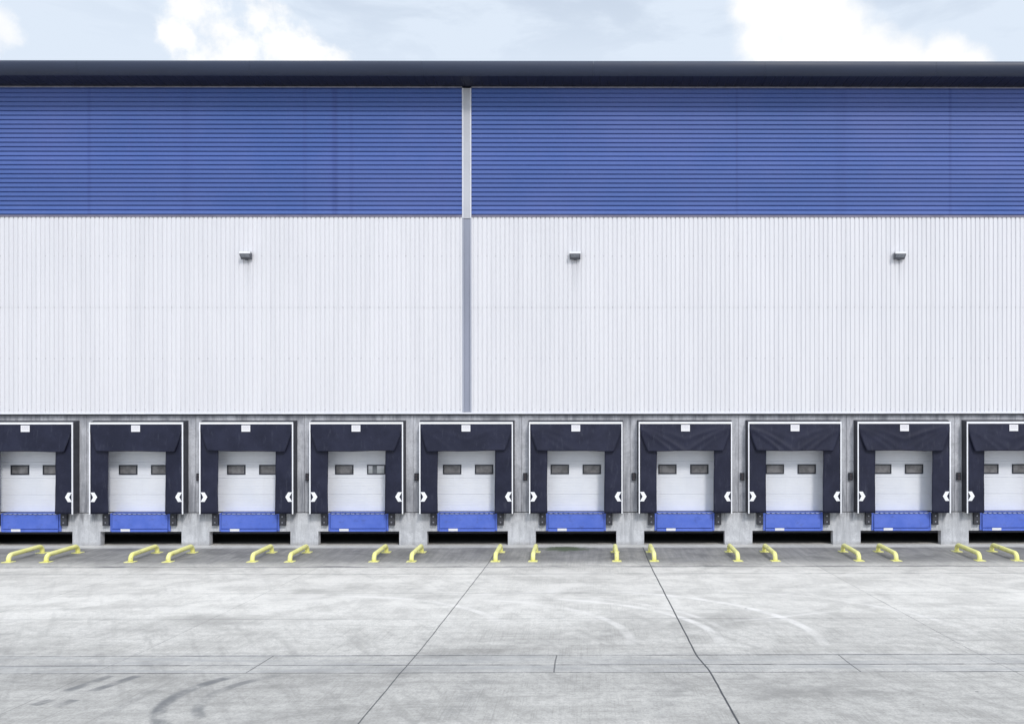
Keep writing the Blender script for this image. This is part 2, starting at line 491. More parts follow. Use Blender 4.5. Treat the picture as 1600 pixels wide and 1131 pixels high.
def mat_plate():
    # white rating plate: rows of print too small to read
    m, t, b = new_mat('white_plate_print')
    tc = t.node('ShaderNodeTexCoord').outputs['Object']
    s = t.sep(tc)
    ink = t.noise(t.scale(tc, (60, 1, 30)), 1.0, 2.0)

    def rows(z0, z1, x0, x1):
        f = t.m('MULTIPLY', t.m('GREATER_THAN', s[2], z0), t.m('LESS_THAN', s[2], z1))
        return t.m('MULTIPLY', f, t.m('MULTIPLY', t.m('GREATER_THAN', s[0], x0), t.m('LESS_THAN', s[0], x1)))
    f = t.m('MULTIPLY', rows(0.02, 0.078, -0.125, 0.125), t.sm(ink, 0.4, 0.6, 0.1, 0.55))
    col = t.mix(f, (0.80, 0.79, 0.82), (0.36, 0.31, 0.38))
    f = t.m('MULTIPLY', rows(-0.028, -0.006, -0.125, 0.125), t.sm(ink, 0.35, 0.6, 0.25, 0.6))
    col = t.mix(f, col, (0.32, 0.28, 0.30))
    t.put(b.inputs['Base Color'], col)
    b.inputs['Roughness'].default_value = 0.35
    return m


M = dict(
    white=mat_white_cladding(), blue=mat_blue_cladding(),
    wall=mat_concrete('wall_concrete', (0.45, 0.455, 0.485), (0.27, 0.275, 0.305), (0.58, 0.585, 0.62), 'wall'),
    pier=mat_concrete('dock_concrete', (0.52, 0.525, 0.545), (0.34, 0.345, 0.365), (0.64, 0.645, 0.665), 'piers'),
    yard=mat_yard(), curtain=mat_curtain(), leveller=mat_leveller(), yellow=mat_yellow(), door=mat_door(),
    clear=mat_painted_pane(), plate=mat_plate(),
    frame=simple_mat('shelter_frame_rubber', (0.040, 0.041, 0.052), 0.6, var=0.25, scale=5),
    edging=simple_mat('white_edging', (0.86, 0.86, 0.89), 0.4, var=0.04, scale=4),
    chevron=simple_mat('chevron_white', (0.88, 0.88, 0.91), 0.45, var=0.05, scale=9),
    dark=simple_mat('rubber_and_pit_shade', (0.035, 0.036, 0.045), 0.65, var=0.3, scale=9, bump=0.2),
    bolt=simple_mat('bolt_steel', (0.30, 0.30, 0.34), 0.4, 0.6, var=0.3, scale=30),
    pane=simple_mat('dusty_pane', (0.165, 0.16, 0.165), 0.2, var=0.35, scale=3),
    wframe=simple_mat('window_frame_black', (0.012, 0.014, 0.024), 0.45, var=0.2),
    fascia=simple_mat('fascia_grey', (0.018, 0.027, 0.058), 0.5, var=0.10, scale=0.9, stretch=(0.3, 1, 1)),
    soffit=simple_mat('soffit_navy', (0.009, 0.0105, 0.026), 0.6, var=0.2, scale=2),
    trim=simple_mat('downpipe_bright_reflection', (0.47, 0.475, 0.51), 0.45, var=0.07, scale=1.5, stretch=(1, 1, 0.3)),  # pale grey stands in for the bright reflection on the upper downpipe
    trim_dark=simple_mat('trim_mauve_grey', (0.17, 0.16, 0.23), 0.5, var=0.12, scale=2),
    top_trim=simple_mat('trim_top_grey', (0.24, 0.235, 0.28), 0.5, var=0.2, scale=4),
    channel=simple_mat('downpipe_dark_reflection', (0.275, 0.29, 0.36), 0.35, var=0.08, scale=1.0, stretch=(1, 1, 0.3)),  # darker blue-grey paints the dimmer reflection lower down
    channel_lip=simple_mat('lip_dark_reflection', (0.37, 0.385, 0.45), 0.4, var=0.08, scale=1.0, stretch=(1, 1, 0.3)),
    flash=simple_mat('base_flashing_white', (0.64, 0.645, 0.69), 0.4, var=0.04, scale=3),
    lamp=simple_mat('lamp_housing_grey', (0.10, 0.105, 0.125), 0.5, var=0.15, scale=12),
    lampglass=simple_mat('lamp_glass', (0.26, 0.275, 0.31), 0.25, var=0.2, scale=20),
    lampcap=simple_mat('lamp_cap_white', (0.82, 0.82, 0.84), 0.4, var=0.05, scale=9),
    roof=simple_mat('roof_grey', (0.25, 0.27, 0.32), 0.5, var=0.08, scale=0.6),
    lens=simple_mat('signal_lens', (0.045, 0.035, 0.04), 0.25, var=0.2, scale=30),
    steel=simple_mat('hinge_steel_highlights', (0.38, 0.42, 0.60), 0.4, 0.3, var=0.35, scale=25),  # pale colour paints the highlights along the hinge knuckles
)


# ------------------------------------------------------------------ mesh help
class MB:
    def __init__(self):
        self.bm = bmesh.new()

    def face(self, pts):
        vs = [self.bm.verts.new(p) for p in pts]
        return self.bm.faces.new(vs)

    def box(self, x0, x1, y0, y1, z0, z1, bevel=0.0):
        v = [self.bm.verts.new(p) for p in ((x0, y0, z0), (x1, y0, z0), (x1, y1, z0), (x0, y1, z0),
                                            (x0, y0, z1), (x1, y0, z1), (x1, y1, z1), (x0, y1, z1))]
        fs = [self.bm.faces.new([v[i] for i in q]) for q in
              ((0, 3, 2, 1), (4, 5, 6, 7), (0, 1, 5, 4), (1, 2, 6, 5), (2, 3, 7, 6), (3, 0, 4, 7))]
        if bevel:
            es = list({e for f in fs for e in f.edges})
            bmesh.ops.bevel(self.bm, geom=es, offset=bevel, segments=2, affect='EDGES', profile=0.6)
        return self

    def prism(self, pts, axis, a, b):
        """closed outline pts (2D) pushed from a to b along axis: 'x' -> pts are (y,z), 'y' -> (x,z)"""
        def at(p, t):
            return (t, p[0], p[1]) if axis == 'x' else (p[0], t, p[1])
        A = [self.bm.verts.new(at(p, a)) for p in pts]
        B = [self.bm.verts.new(at(p, b)) for p in pts]
        self.bm.faces.new(A)
        self.bm.faces.new(B[::-1])
        n = len(pts)
        for i in range(n):
            self.bm.faces.new([A[i], B[i], B[(i + 1) % n], A[(i + 1) % n]])
        return self

    def sheet(self, pts, axis, a, b):
        """open profile swept from a to b: axis 'x' -> pts (y,z), 'z' -> pts (x,y)"""
        def at(p, t):
            return (t, p[0], p[1]) if axis == 'x' else (p[0], p[1], t)
        A = [self.bm.verts.new(at(p, a)) for p in pts]
        B = [self.bm.verts.new(at(p, b)) for p in pts]
        for i in range(len(pts) - 1):
            self.bm.faces.new([A[i], A[i + 1], B[i + 1], B[i]])
        return self

    def tube(self, path, r, n=20):
        path = [Vector(p) for p in path]
        rings = []
        for i, p in enumerate(path):
            d = (path[min(i + 1, len(path) - 1)] - path[max(i - 1, 0)]).normalized()
            side = Vector((1, 0, 0))
            up = d.cross(side).normalized()
            rings.append([self.bm.verts.new(p + r * (math.cos(2 * PI * k / n) * side + math.sin(2 * PI * k / n) * up)) for k in range(n)])
        for a, b in zip(rings, rings[1:]):
            for k in range(n):
                f = self.bm.faces.new([a[k], a[(k + 1) % n], b[(k + 1) % n], b[k]])
                f.smooth = True
        self.bm.faces.new(rings[0][::-1])
        self.bm.faces.new(rings[-1])
        return self

    def grid(self, fn, nu, nv, thick=(0, 0.012, 0)):
        """double-sided cloth: fn(u,v) -> point"""
        def layer(off):
            return [[self.bm.verts.new(Vector(fn(i / nu, j / nv)) + Vector(off)) for i in range(nu + 1)] for j in range(nv + 1)]
        A, B = layer((0, 0, 0)), layer(thick)
        for j in range(nv):
            for i in range(nu):
                for L, fl in ((A, False), (B, True)):
                    q = [L[j][i], L[j][i + 1], L[j + 1][i + 1], L[j + 1][i]]
                    f = self.bm.faces.new(q[::-1] if fl else q)
                    f.smooth = True
        ring = [(0, i) for i in range(nu + 1)] + [(j, nu) for j in range(1, nv + 1)] + [(nv, i) for i in range(nu - 1, -1, -1)] + [(j, 0) for j in range(nv - 1, 0, -1)]
        for (j, i), (jj, ii) in zip(ring, ring[1:] + ring[:1]):
            self.bm.faces.new([A[jj][ii], A[j][i], B[j][i], B[jj][ii]])
        return self

    def cyl(self, c, r, y0, y1, n=14):
        A = [self.bm.verts.new((c[0] + r * math.cos(2 * PI * k / n), y0, c[1] + r * math.sin(2 * PI * k / n))) for k in range(n)]
        B = [self.bm.verts.new((c[0] + r * math.cos(2 * PI * k / n), y1, c[1] + r * math.sin(2 * PI * k / n))) for k in range(n)]
        self.bm.faces.new(A)
        self.bm.faces.new(B[::-1])
        for k in range(n):
            self.bm.faces.new([A[k], B[k], B[(k + 1) % n], A[(k + 1) % n]])
        return self

    def build(self, name, mat, parent=None, loc=(0, 0, 0), fix=True):
        if fix:
            bmesh.ops.recalc_face_normals(self.bm, faces=self.bm.faces)
        me = bpy.data.meshes.new(name)
        self.bm.to_mesh(me)
        self.bm.free()
        me.materials.append(mat)
        o = bpy.data.objects.new(name, me)
        COL.objects.link(o)
        o.location = loc
        if parent is not None:
            o.parent = parent
        return o


def empty(name, loc, label=None, cat=None, group=None):
    o = bpy.data.objects.new(name, None)
    o.empty_display_size = 0.3
    COL.objects.link(o)
    o.location = loc
    tag(o, label, cat, group)
    return o


def tag(o, label=None, cat=None, group=None, kind=None):
    for k, v in (('label', label), ('category', cat), ('group', group), ('kind', kind)):
        if v:
            o[k] = v
    return o


def copy_tree(o, parent=None):
    c = o.copy()
    COL.objects.link(c)
    c.parent = parent
    for ch in list(o.children):
        copy_tree(ch, c)
    return c


ORD = ['first', 'second', 'third', 'fourth', 'fifth', 'sixth', 'seventh', 'eighth', 'ninth', 'tenth']

# ------------------------------------------------------------------ yard
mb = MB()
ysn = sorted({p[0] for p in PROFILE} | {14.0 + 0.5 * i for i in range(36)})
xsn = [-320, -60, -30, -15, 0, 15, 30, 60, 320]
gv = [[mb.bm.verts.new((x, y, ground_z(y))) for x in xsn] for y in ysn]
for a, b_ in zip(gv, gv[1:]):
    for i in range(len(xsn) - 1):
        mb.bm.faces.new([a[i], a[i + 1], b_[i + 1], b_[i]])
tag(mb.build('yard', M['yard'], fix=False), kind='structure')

# ------------------------------------------------------------------ warehouse
wh = empty('warehouse', (0, YW, 0), 'long warehouse clad in blue and white ribbed sheets above a row of dock doors', 'warehouse')

PITCH = 0.1651
PROF = ((0.0, 0.0), (0.116, 0.0), (0.128, 0.032), (0.152, 0.032), (0.1651, 0.0))


def ribs(a, b, off, y):
    """rib profile from a to b: list of (along, y)"""
    out = []
    k = math.floor((a - off) / PITCH)
    while off + k * PITCH < b:
        base = off + k * PITCH
        for d, dy in PROF[:4]:
            out.append((base + d, y + dy))
        k += 1

    def cut(x):
        for (p, py), (q, qy) in zip(out, out[1:]):
            if p <= x <= q:
                return (x, py + (qy - py) * (x - p) / (q - p))
        return (x, y)
    return [cut(a)] + [p for p in out if a < p[0] < b] + [cut(b)]


CH0, CH1 = -4.53, -4.19          # downpipe channel between the two cladding bays
Z_BASE, Z_MID, Z_TOP = 4.87, 12.06, 16.84
for (a, b_) in ((X0, CH0), (CH1, X1)):
    mb = MB()
    mb.sheet(ribs(a - 0.02, b_ + 0.04, 0.03, -0.100), 'z', Z_BASE, 8.745)
    mb.sheet(ribs(a - 0.02, b_ + 0.04, 0.03, -0.106), 'z', 8.735, Z_MID)
    mb.build('white_cladding', M['white'], wh, fix=False)
    mb = MB()
    cuts = [c for c in (a, -34.0, -26.0, -18.2, -9.2, 5.58, 13.45, 22.0, 31.0, b_) if a <= c <= b_]
    pr = [(y * 1.7, z) for z, y in ribs(12.13, Z_TOP, 12.165, 0.0)]
    for i, (c0, c1) in enumerate(zip(cuts, cuts[1:])):
        dy = -0.100 - 0.006 * (i % 2)
        mb.sheet([(y + dy, z) for y, z in pr], 'x', c0, c1 + (0.02 if i % 2 and c1 != b_ else 0))
    mb.build('blue_cladding', M['blue'], wh, fix=False)
    MB().box(a, b_, -0.125, 0.0, 12.05, 12.12).build('mid_flashing', M['trim_dark'], wh)
    MB().box(a, b_, -0.116, 0.0, 16.79, 16.839).build('top_flashing', M['top_trim'], wh)
# the backing behind the ribs
for a, b_ in ((X0, CH0 + 0.05), (CH1 - 0.05, X1)):
    MB().box(a, b_, -0.022, 0.2, Z_BASE + 0.02, 16.78).build('liner_wall', M['top_trim'], wh)
# one downpipe strip with lips: reflection painted as pale upper and darker lower pieces
for a in (CH0, CH1 - 0.055):
    MB().box(a, a + 0.055, -0.135, 0.0, 12.0, 16.78, 0.008).build('downpipe_upper_lip', M['flash'], wh)
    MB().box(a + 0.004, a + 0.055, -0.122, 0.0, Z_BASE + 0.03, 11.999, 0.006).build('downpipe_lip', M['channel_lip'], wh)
MB().box(CH0 + 0.055, CH1 - 0.055, -0.112, 0.05, 12.0, 16.78).build('downpipe_upper', M['trim'], wh)
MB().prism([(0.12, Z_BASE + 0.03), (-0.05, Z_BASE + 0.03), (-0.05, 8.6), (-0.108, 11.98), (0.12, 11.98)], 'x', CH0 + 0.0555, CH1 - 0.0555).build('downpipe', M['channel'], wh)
# base flashing
mb = MB()
mb.prism([(-0.02, 4.895), (-0.120, 4.880), (-0.145, 4.85), (-0.145, 4.822), (-0.130, 4.822), (-0.02, 4.84)], 'x', X0, X1)
mb.build('base_flashing', M['flash'], wh)
MB().box(X0, X1, -0.075, -0.001, 4.775, 4.8135).build('flashing_shadow_strip', M['wframe'], wh)  # dark strip added as the shadow line under the flashing
# eaves: rounded nose, ribbed soffit
nose = [(-1.00, 16.86), (-1.04, 16.842), (-1.085, 16.865), (-1.125, 16.905), (-1.16, 16.96), (-1.188, 17.03), (-1.204, 17.11), (-1.208, 17.18), (-1.203, 17.25),
        (-1.185, 17.31), (-1.15, 17.338), (-1.09, 17.35), (-0.90, 17.35), (-0.90, 16.95), (-1.02, 16.95)]
mb = MB()
cx = X0 - 0.4
while cx < X1 + 0.4:
    nx = min(cx + 6.1, X1 + 0.4)
    mb.prism(nose, 'x', cx, nx - 0.004)
    cx = nx
o = mb.build('roof_fascia', M['fascia'], wh)
for f in o.data.polygons:
    f.use_smooth = abs(f.normal.x) < 0.5
o.data.set_sharp_from_angle(angle=R(40))
mb = MB()
pts = []
x = X0
while x < X1:
    pts += [(x, 16.845), (x + 0.24, 16.845), (x + 0.26, 16.855), (x + 0.30, 16.855), (x + 0.32, 16.845)]
    x += 0.33
A = [mb.bm.verts.new((px, -1.03, pz)) for px, pz in pts]
B = [mb.bm.verts.new((px, 0.0, pz + 0.0)) for px, pz in pts]
for i in range(len(pts) - 1):
    mb.bm.faces.new([A[i], B[i], B[i + 1], A[i + 1]])
mb.build('soffit', M['soffit'], wh, fix=False)
mb = MB()
mb.prism([(-0.95, 17.30), (24.0, 18.6), (49.0, 17.3), (49.0, 17.0), (-0.95, 17.0)], 'x', X0 - 0.3, X1 + 0.3)
mb.build('roof', M['roof'], wh)
for a in (X0 - 0.15, X1):
    MB().box(a, a + 0.15, 0.2, 48.5, -0.2, 17.0).build('side_wall', M['white'], wh)
MB().box(X0, X1, 48.3, 48.5, -0.2, 17.0).build('back_wall', M['white'], wh)

# concrete panels over the docks, one per bay with its doorway
HB = BAY / 2 - 0.006
proto = MB().box(-HB, -1.3, 0.0, 0.24, 1.212, 3.72).box(1.3, HB, 0.0, 0.24, 1.212, 3.72).box(-HB, HB, 0.0, 0.24, 3.72, 4.86)
bmesh.ops.remove_doubles(proto.bm, verts=proto.bm.verts, dist=0.0005)
panel = proto.build('concrete_panel', M['wall'], wh, (XC[0], 0, 0), fix=False)
for i in range(1, 10):
    c = panel.copy()
    COL.objects.link(c)
    c.location.x = XC[i]
for a, b_ in ((X0, XC[0] - BAY / 2 - 0.006), (XC[9] + BAY / 2 + 0.006, X1)):
    MB().box(a, b_, 0.0, 0.24, 1.187, 4.86).build('concrete_wall', M['wall'], wh)
for xa in [XC[0] - BAY / 2] + [x + BAY / 2 for x in XC]:
    MB().box(xa - 0.3, xa + 0.3, 0.2405, 0.32, 1.19, 4.85).build('joint_backing', M['dark'], wh)
# dock platform: slab on piers, a leveller pit in every bay
mb = MB()
mb.box(X0, X1, -0.022, 0.26, 0.51, 1.186)
edges = [X0] + [v for x in XC for v in (x - 1.49, x + 1.49)] + [X1]
for a, b_ in zip(edges[::2], edges[1::2]):
    mb.box(a, b_, -0.022, 0.26, -0.3, 0.5098)
mb.build('dock_platform', M['pier'], wh)
mb = MB()
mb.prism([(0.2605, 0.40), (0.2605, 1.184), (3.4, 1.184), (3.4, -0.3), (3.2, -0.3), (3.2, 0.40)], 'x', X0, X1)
mb.build('pit_shade_lining', M['dark'], wh)  # near-black surface paints in the darkness of the pits

# sectional doors
prof = []
z = 1.235
zs = [1.84, 2.45, 3.06, 3.67]
zlist = []
while z < 3.76:
    zlist.append(z)
    z += 0.1017
for z in zlist:
    near = min(abs(z - q) for q in zs)
    d = 0.020 if near < 0.03 else 0.007
    w = 0.012 if near < 0.03 else 0.008
    prof += [(0.0, z - w), (d, z), (0.0, z + w)]
mb = MB()
mb.sheet([(0.0, 1.225)] + prof[3:] + [(0.0, 3.78), (0.045, 3.78), (0.045, 1.225)], 'x', -1.38, 1.38)
door = mb.build('sectional_door', M['door'], wh, (XC[0], 0.245, 0), fix=False)
MB().box(-1.32, 1.32, -0.012, 0.03, 1.188, 1.2245, 0.004).build('bottom_seal', M['wframe'], door)
PW, PH = 0.34, 0.178
for sx in (-0.601, 0.585):
    mb = MB()
    o_, i_ = [(-PW, -PH), (PW, -PH), (PW, PH), (-PW, PH)], [(-PW + 0.045, -PH + 0.04), (PW - 0.045, -PH + 0.04), (PW - 0.045, PH - 0.04), (-PW + 0.045, PH - 0.04)]
    for y, flip in ((-0.022, False), (0.012, True)):
        for k in range(4):
            q = [(*(o_[k]),), (*(o_[(k + 1) % 4]),), (*(i_[(k + 1) % 4]),), (*(i_[k]),)]
            mb.face([(p[0], y, p[1]) for p in (q[::-1] if flip else q)])
    for k in range(4):
        for L in (o_, i_):
            a, c = L[k], L[(k + 1) % 4]
            mb.face([(a[0], -0.022, a[1]), (c[0], -0.022, c[1]), (c[0], 0.012, c[1]), (a[0], 0.012, a[1])])
    bmesh.ops.remove_doubles(mb.bm, verts=mb.bm.verts, dist=0.0005)
    mb.build('window_frame', M['wframe'], door, (sx, 0, 2.77))
    MB().box(-PW + 0.03, PW - 0.03, -0.008, 0.0, -PH + 0.03, PH - 0.03).build('window_pane', M['pane'], door, (sx, 0, 2.77))
doors = [door]
for i in range(1, 10):
    c = copy_tree(door, wh)
    c.location.x = XC[i]
    doors.append(c)
doors[3]['label'] = 'dock door with one clean pane painted with a pale hall and dark post'
pane = [c for c in doors[3].children if c.name.startswith('window_pane') and c.location.x > 0][0]
pane.data = pane.data.copy()
pane.data.materials[0] = M['clear']
pane['label'] = 'clear pane with a pale view and dark post painted on it'

# ------------------------------------------------------------------ dock shelters
FY = -0.345


def head_curtain(seed, amp, droop):
    rnd = random.Random(seed)
    ph = [rnd.uniform(0, 6.28) for _ in range(6)]
    tilt = rnd.uniform(-0.03, 0.03)
    bl, br = rnd.uniform(1.37, 1.43), rnd.uniform(1.37, 1.43)

    def fn(u, v):            # v: 0 bottom, 1 top
        wl = 1.66 if v > 0.71 else bl + (1.655 - bl) * (v / 0.71) ** 0.85
        wr = 1.66 if v > 0.71 else br + (1.655 - br) * (v / 0.71) ** 0.85
        x = -wl + (wl + wr) * u
        z = 3.462 + (4.45 - 3.462) * v + tilt * (u - 0.5) * (1 - v) * 2
        z += (1 - v) * 0.008 * math.sin(9 * u + ph[0])
        c = abs(u - 0.5) * 2
        y = FY - 0.022 - 0.065 * (1 - v) ** 1.2
        # swags that run from the upper corners down to the middle
        for k, s_ in enumerate((0.55, 0.95, 1.45)):
            q = (1 - v) - s_ * (1 - c) ** 1.25 - 0.08 * k - 0.05
            y -= amp * math.exp(-(q / 0.085) ** 2) * (0.6 + 0.4 * math.sin(ph[k + 1] + 2 * u)) * min(1, (1 - v) * 4) * (1 - droop * v)
        y -= amp * 0.35 * math.sin(5.5 * u + ph[4]) * (1 - v)
        return (x, y, z)
    return MB().grid(fn, 44, 26, (0, 0.012, 0))


def make_shelter():
    t = empty('dock_shelter', (XC[0], YW, 0))
    # frame: wider at the wall than at the front, top falls to the front
    bo, fo, bt, ft = 1.742, 1.704, 4.592, 4.518
    oB = [(-bo, 1.20), (-bo, bt), (bo, bt), (bo, 1.20)]
    oF = [(-fo, 1.185), (-fo, ft), (fo, ft), (fo, 1.185)]
    iB = [(-bo + 0.06, 1.20), (-bo + 0.06, bt - 0.06), (bo - 0.06, bt - 0.06), (bo - 0.06, 1.20)]
    iF = [(-fo + 0.05, 1.185), (-fo + 0.05, ft - 0.05), (fo - 0.05, ft - 0.05), (fo - 0.05, 1.185)]
    mb = MB()
    yb, yf = -0.004, FY + 0.012

    def v(p, y):
        return (p[0], y, p[1])
    for k in range(3):
        mb.face([v(oB[k], yb), v(oB[k + 1], yb), v(oF[k + 1], yf), v(oF[k], yf)])
        mb.face([v(iB[k], yb), v(iB[k + 1], yb), v(iF[k + 1], yf), v(iF[k], yf)])
        mb.face([v(oF[k], yf), v(oF[k + 1], yf), v(iF[k + 1], yf), v(iF[k], yf)])
        mb.face([v(oB[k], yb), v(oB[k + 1], yb), v(iB[k + 1], yb), v(iB[k], yb)])
    for k in (0, 3):
        mb.face([v(oB[k], yb), v(oF[k], yf), v(iF[k], yf), v(iB[k], yb)])
    bmesh.ops.remove_doubles(mb.bm, verts=mb.bm.verts, dist=0.0005)
    mb.build('frame', M['frame'], t)
    MB().box(-1.706, -1.664, FY - 0.03, FY + 0.012, 1.175, 4.446, 0.006).box(1.664, 1.706, FY - 0.03, FY + 0.012, 1.175, 4.446, 0.006).box(-1.706, 1.706, FY - 0.034, FY + 0.012, 4.448, 4.522, 0.008).build('edging', M['edging'], t)
    for s in (-1, 1):
        def fn(u, v_, s=s):
            x = s * (1.672 - (1.672 - 1.04) * u)
            zz = 1.188 + (4.44 - 1.188) * v_
            y = FY + 0.006 + 0.03 * u * u + 0.010 * u * math.sin(3.1 * zz + s) + 0.006 * math.sin(7 * zz + 3 * u)
            return (x + s * 0.010 * u * math.sin(1.7 * zz + 2 * s), y, zz)
        MB().grid(fn, 10, 36, (0, 0.010, 0)).build('side_curtain', M['curtain'], t)
        c = [(0, 0.172), (0.145, 0.172), (0.245, 0), (0.145, -0.172), (0, -0.172), (0.098, 0)]
        pts_ = [(-s * 0 + (-s) * (1.662 - 0) * -1 * 1 - s * p[0] * 1, p[1] + 1.80) for p in c]
        MB().prism(pts_, 'y', FY - 0.012, FY - 0.004).build('chevron', M['chevron'], t)
    MB().box(-0.16, 0.16, -0.006, 0.006, -0.118, 0.118, 0.003).build('name_plate', M['plate'], t, (0, FY - 0.046, 4.295))
    return t


SH_LABEL = [
    'black dock shelter cut off by the left edge of the photo',
    'black dock shelter with white edging, second from the left',
    'black dock shelter with white edging, third from the left',
    'black dock shelter around the door with one clear pane',
    'black dock shelter right below the foot of the grey downpipe',
    'black dock shelter behind the mossy patch of ground, sixth from the left',
    'black dock shelter with a sagging head curtain, fourth from the right',
    'black dock shelter with a sagging head curtain, third from the right',
    'black dock shelter with a deeply swagged head curtain, second from the right',
    'black dock shelter cut off by the right edge of the photo']
AMP = [0.006, 0.006, 0.008, 0.008, 0.012, 0.020, 0.030, 0.036, 0.040, 0.036]
sh0 = make_shelter()
for i in range(10):
    t = sh0 if i == 0 else copy_tree(sh0)
    t.location = (XC[i], YW, 0)
    tag(t, SH_LABEL[i], 'dock shelter', 'dock shelters along the warehouse wall')
    SHELT = t
    if i == 0:
        shelters = []
    shelters.append(t)
for i, t in enumerate(shelters):
    head_curtain(11 + i, AMP[i], 0.4).build('head_curtain', M['curtain'], t)

# ------------------------------------------------------------------ dock levellers
def make_leveller():
    t = empty('dock_leveller', (XC[0], YW, 0))
    mb = MB()
    mb.box(-1.10, -1.036, -0.075, -0.024, 0.525, 1.186, 0.006).box(1.036, 1.10, -0.075, -0.024, 0.525, 1.186, 0.006)
    mb.box(-1.036, 1.036, -0.050, -0.024, 0.53, 1.15)
    mb.build('frame', M['leveller'], t)
    MB().box(-1.05, 1.05, -0.085, 0.23, 1.1885, 1.204, 0.003).build('platform', M['leveller'], t)
    mb = MB()
    mb.prism([(-0.105, 0.628), (-0.088, 1.135), (-0.068, 1.135), (-0.085, 0.628)], 'x', -1.012, 1.012)
    mb.build('lip_plate', M['leveller'], t)
    mb = MB()
    mb.prism([(-0.135, 0.515), (-0.125, 0.597), (-0.06, 0.603), (-0.06, 0.515)], 'x', -1.02, 1.02)
    mb.build('lip_edge', M['leveller'], t)
    mb = MB()
    n = 11
    for k in range(n):
        a = -1.0 + 2.0 * k / n
        mb.box(a + 0.02, a + 0.02 + 2.0 / n * 0.66, -0.118, -0.052, 1.144, 1.172, 0.010)
    mb.build('hinge', M['steel'], t)
    o = MB().box(-0.17, 0.17, -0.005, 0.005, -0.045, 0.045, 0.003).build('rating_plate', M['edging'], t, (-0.51, -0.142, 0.572))
    o.rotation_euler.x = R(6)
    return t


lv0 = make_leveller()
for i in range(10):
    t = lv0 if i == 0 else copy_tree(lv0)
    t.location = (XC[i], YW, 0)
    where = {0: 'blue dock leveller cut off by the left edge, under the leftmost door',
             3: 'blue dock leveller under the door with one clear pane',
             4: 'blue dock leveller under the shelter below the grey downpipe',
             5: 'blue dock leveller directly behind the mossy patch of ground',
             9: 'blue dock leveller cut off by the right edge, under the rightmost door'}.get(
        i, 'blue dock leveller below the %s dock door from the left' % ORD[i])
    tag(t, where, 'dock leveller', 'dock levellers under the doors')


# ------------------------------------------------------------------ rubber bumpers
def make_bumper():
    t = empty('dock_bumper', (0, YW - 0.022, 0.75))
    MB().box(-0.112, 0.112, -0.13, -0.001, 0.0, 0.43, 0.012).build('rubber_block', M['dark'], t)
    for z_ in (0.115, 0.325):
        MB().cyl((0.0, z_), 0.028, -0.137, -0.129).build('bolt', M['bolt'], t)
    return t


bp0 = make_bumper()
first = True
for i in range(10):
    for s in (-1, 1):
        t = bp0 if first else copy_tree(bp0)
        first = False
        t.location = (XC[i] + s * 1.232, YW - 0.0225, 0.735)
        side = 'left' if s < 0 else 'right'
        tag(t, 'dark rubber bumper on the %s of the %s blue leveller from the left' % (side, ORD[i]), 'dock bumper', 'rubber bumpers beside the levellers')


# ------------------------------------------------------------------ wheel guides
def make_guide():
    y0, y1 = 28.5, 30.27
    z0, z1 = ground_z(y0), ground_z(y1)
    L = y1 - y0
    t = empty('wheel_guide', (0, y0, z0))
    r, rb, h = 0.074, 0.17, 0.235
    path = [(0, 0, 0.012)]
    path += [(0, rb - rb * math.cos(a), h - rb + rb * math.sin(a)) for a in [R(10 * k) for k in range(0, 10)]]
    dz = z1 - z0
    path += [(0, L - rb + rb * math.sin(a), h - rb + dz + rb * math.cos(a)) for a in [R(10 * k) for k in range(0, 10)]]
    path += [(0, L, dz + 0.012)]
    MB().tube(path, r).build('tube', M['yellow'], t)
    for yy, zz in ((0, 0), (L, dz)):
        MB().box(-0.15, 0.15, yy - 0.15, yy + 0.15, zz - 0.012, zz + 0.02, 0.005).build('base_plate', M['yellow'], t)
    return t


gd0 = make_guide()
n_g = 0
for i in range(10):
    for s in (-1, 1):
        if (i, s) in ((0, -1), (9, 1)):
            continue
        t = gd0 if n_g == 0 else copy_tree(gd0)
        t.location = (XC[i] + s * 1.382, 28.5, ground_z(28.5))
        if n_g == 0:
            lab = 'yellow tube wheel guide farthest to the left of the row'
        elif n_g == 17:
            lab = 'yellow tube wheel guide farthest to the right of the row'
        else:
            lab = 'yellow wheel guide at the %s in front of the %s door from the left' % ('left' if s < 0 else 'right', ORD[i])
        tag(t, lab, 'wheel guide', 'yellow wheel guides on the yard')
        n_g += 1


# ------------------------------------------------------------------ floodlights on the cladding
def make_lamp():
    t = empty('floodlight', (0, YW - 0.106, 10.58))
    MB().prism([(-0.06, 0.115), (-0.275, 0.095), (-0.275, 0.045), (-0.10, -0.095), (-0.06, -0.095)], 'x', -0.195, 0.195).build('housing', M['lamp'], t)
    mb = MB()
    mb.prism([(-0.284, 0.135), (-0.284, 0.068), (-0.276, 0.068), (-0.276, 0.122), (-0.05, 0.142), (-0.05, 0.155)], 'x', -0.20, 0.20)
    mb.build('cap', M['lampcap'], t)
    # glass on the slanting face
    a, b_ = Vector((0, -0.268, 0.036)), Vector((0, -0.185, -0.030))
    d = (b_ - a).normalized()
    nrm = Vector((0, d.z, -d.y))
    if nrm.y > 0:
        nrm = -nrm
    mb = MB()
    P = [a + nrm * 0.001, b_ + nrm * 0.001, b_ + nrm * 0.010, a + nrm * 0.010]
    mb.prism([(p.y, p.z) for p in P], 'x', -0.165, 0.165)
    mb.build('glass', M['lampglass'], t)
    MB().box(-0.11, 0.11, -0.058, 0.0, -0.085, 0.085, 0.006).box(-0.05, 0.05, -0.11, -0.062, -0.128, -0.097, 0.004).build('bracket', M['lamp'], t)
    return t


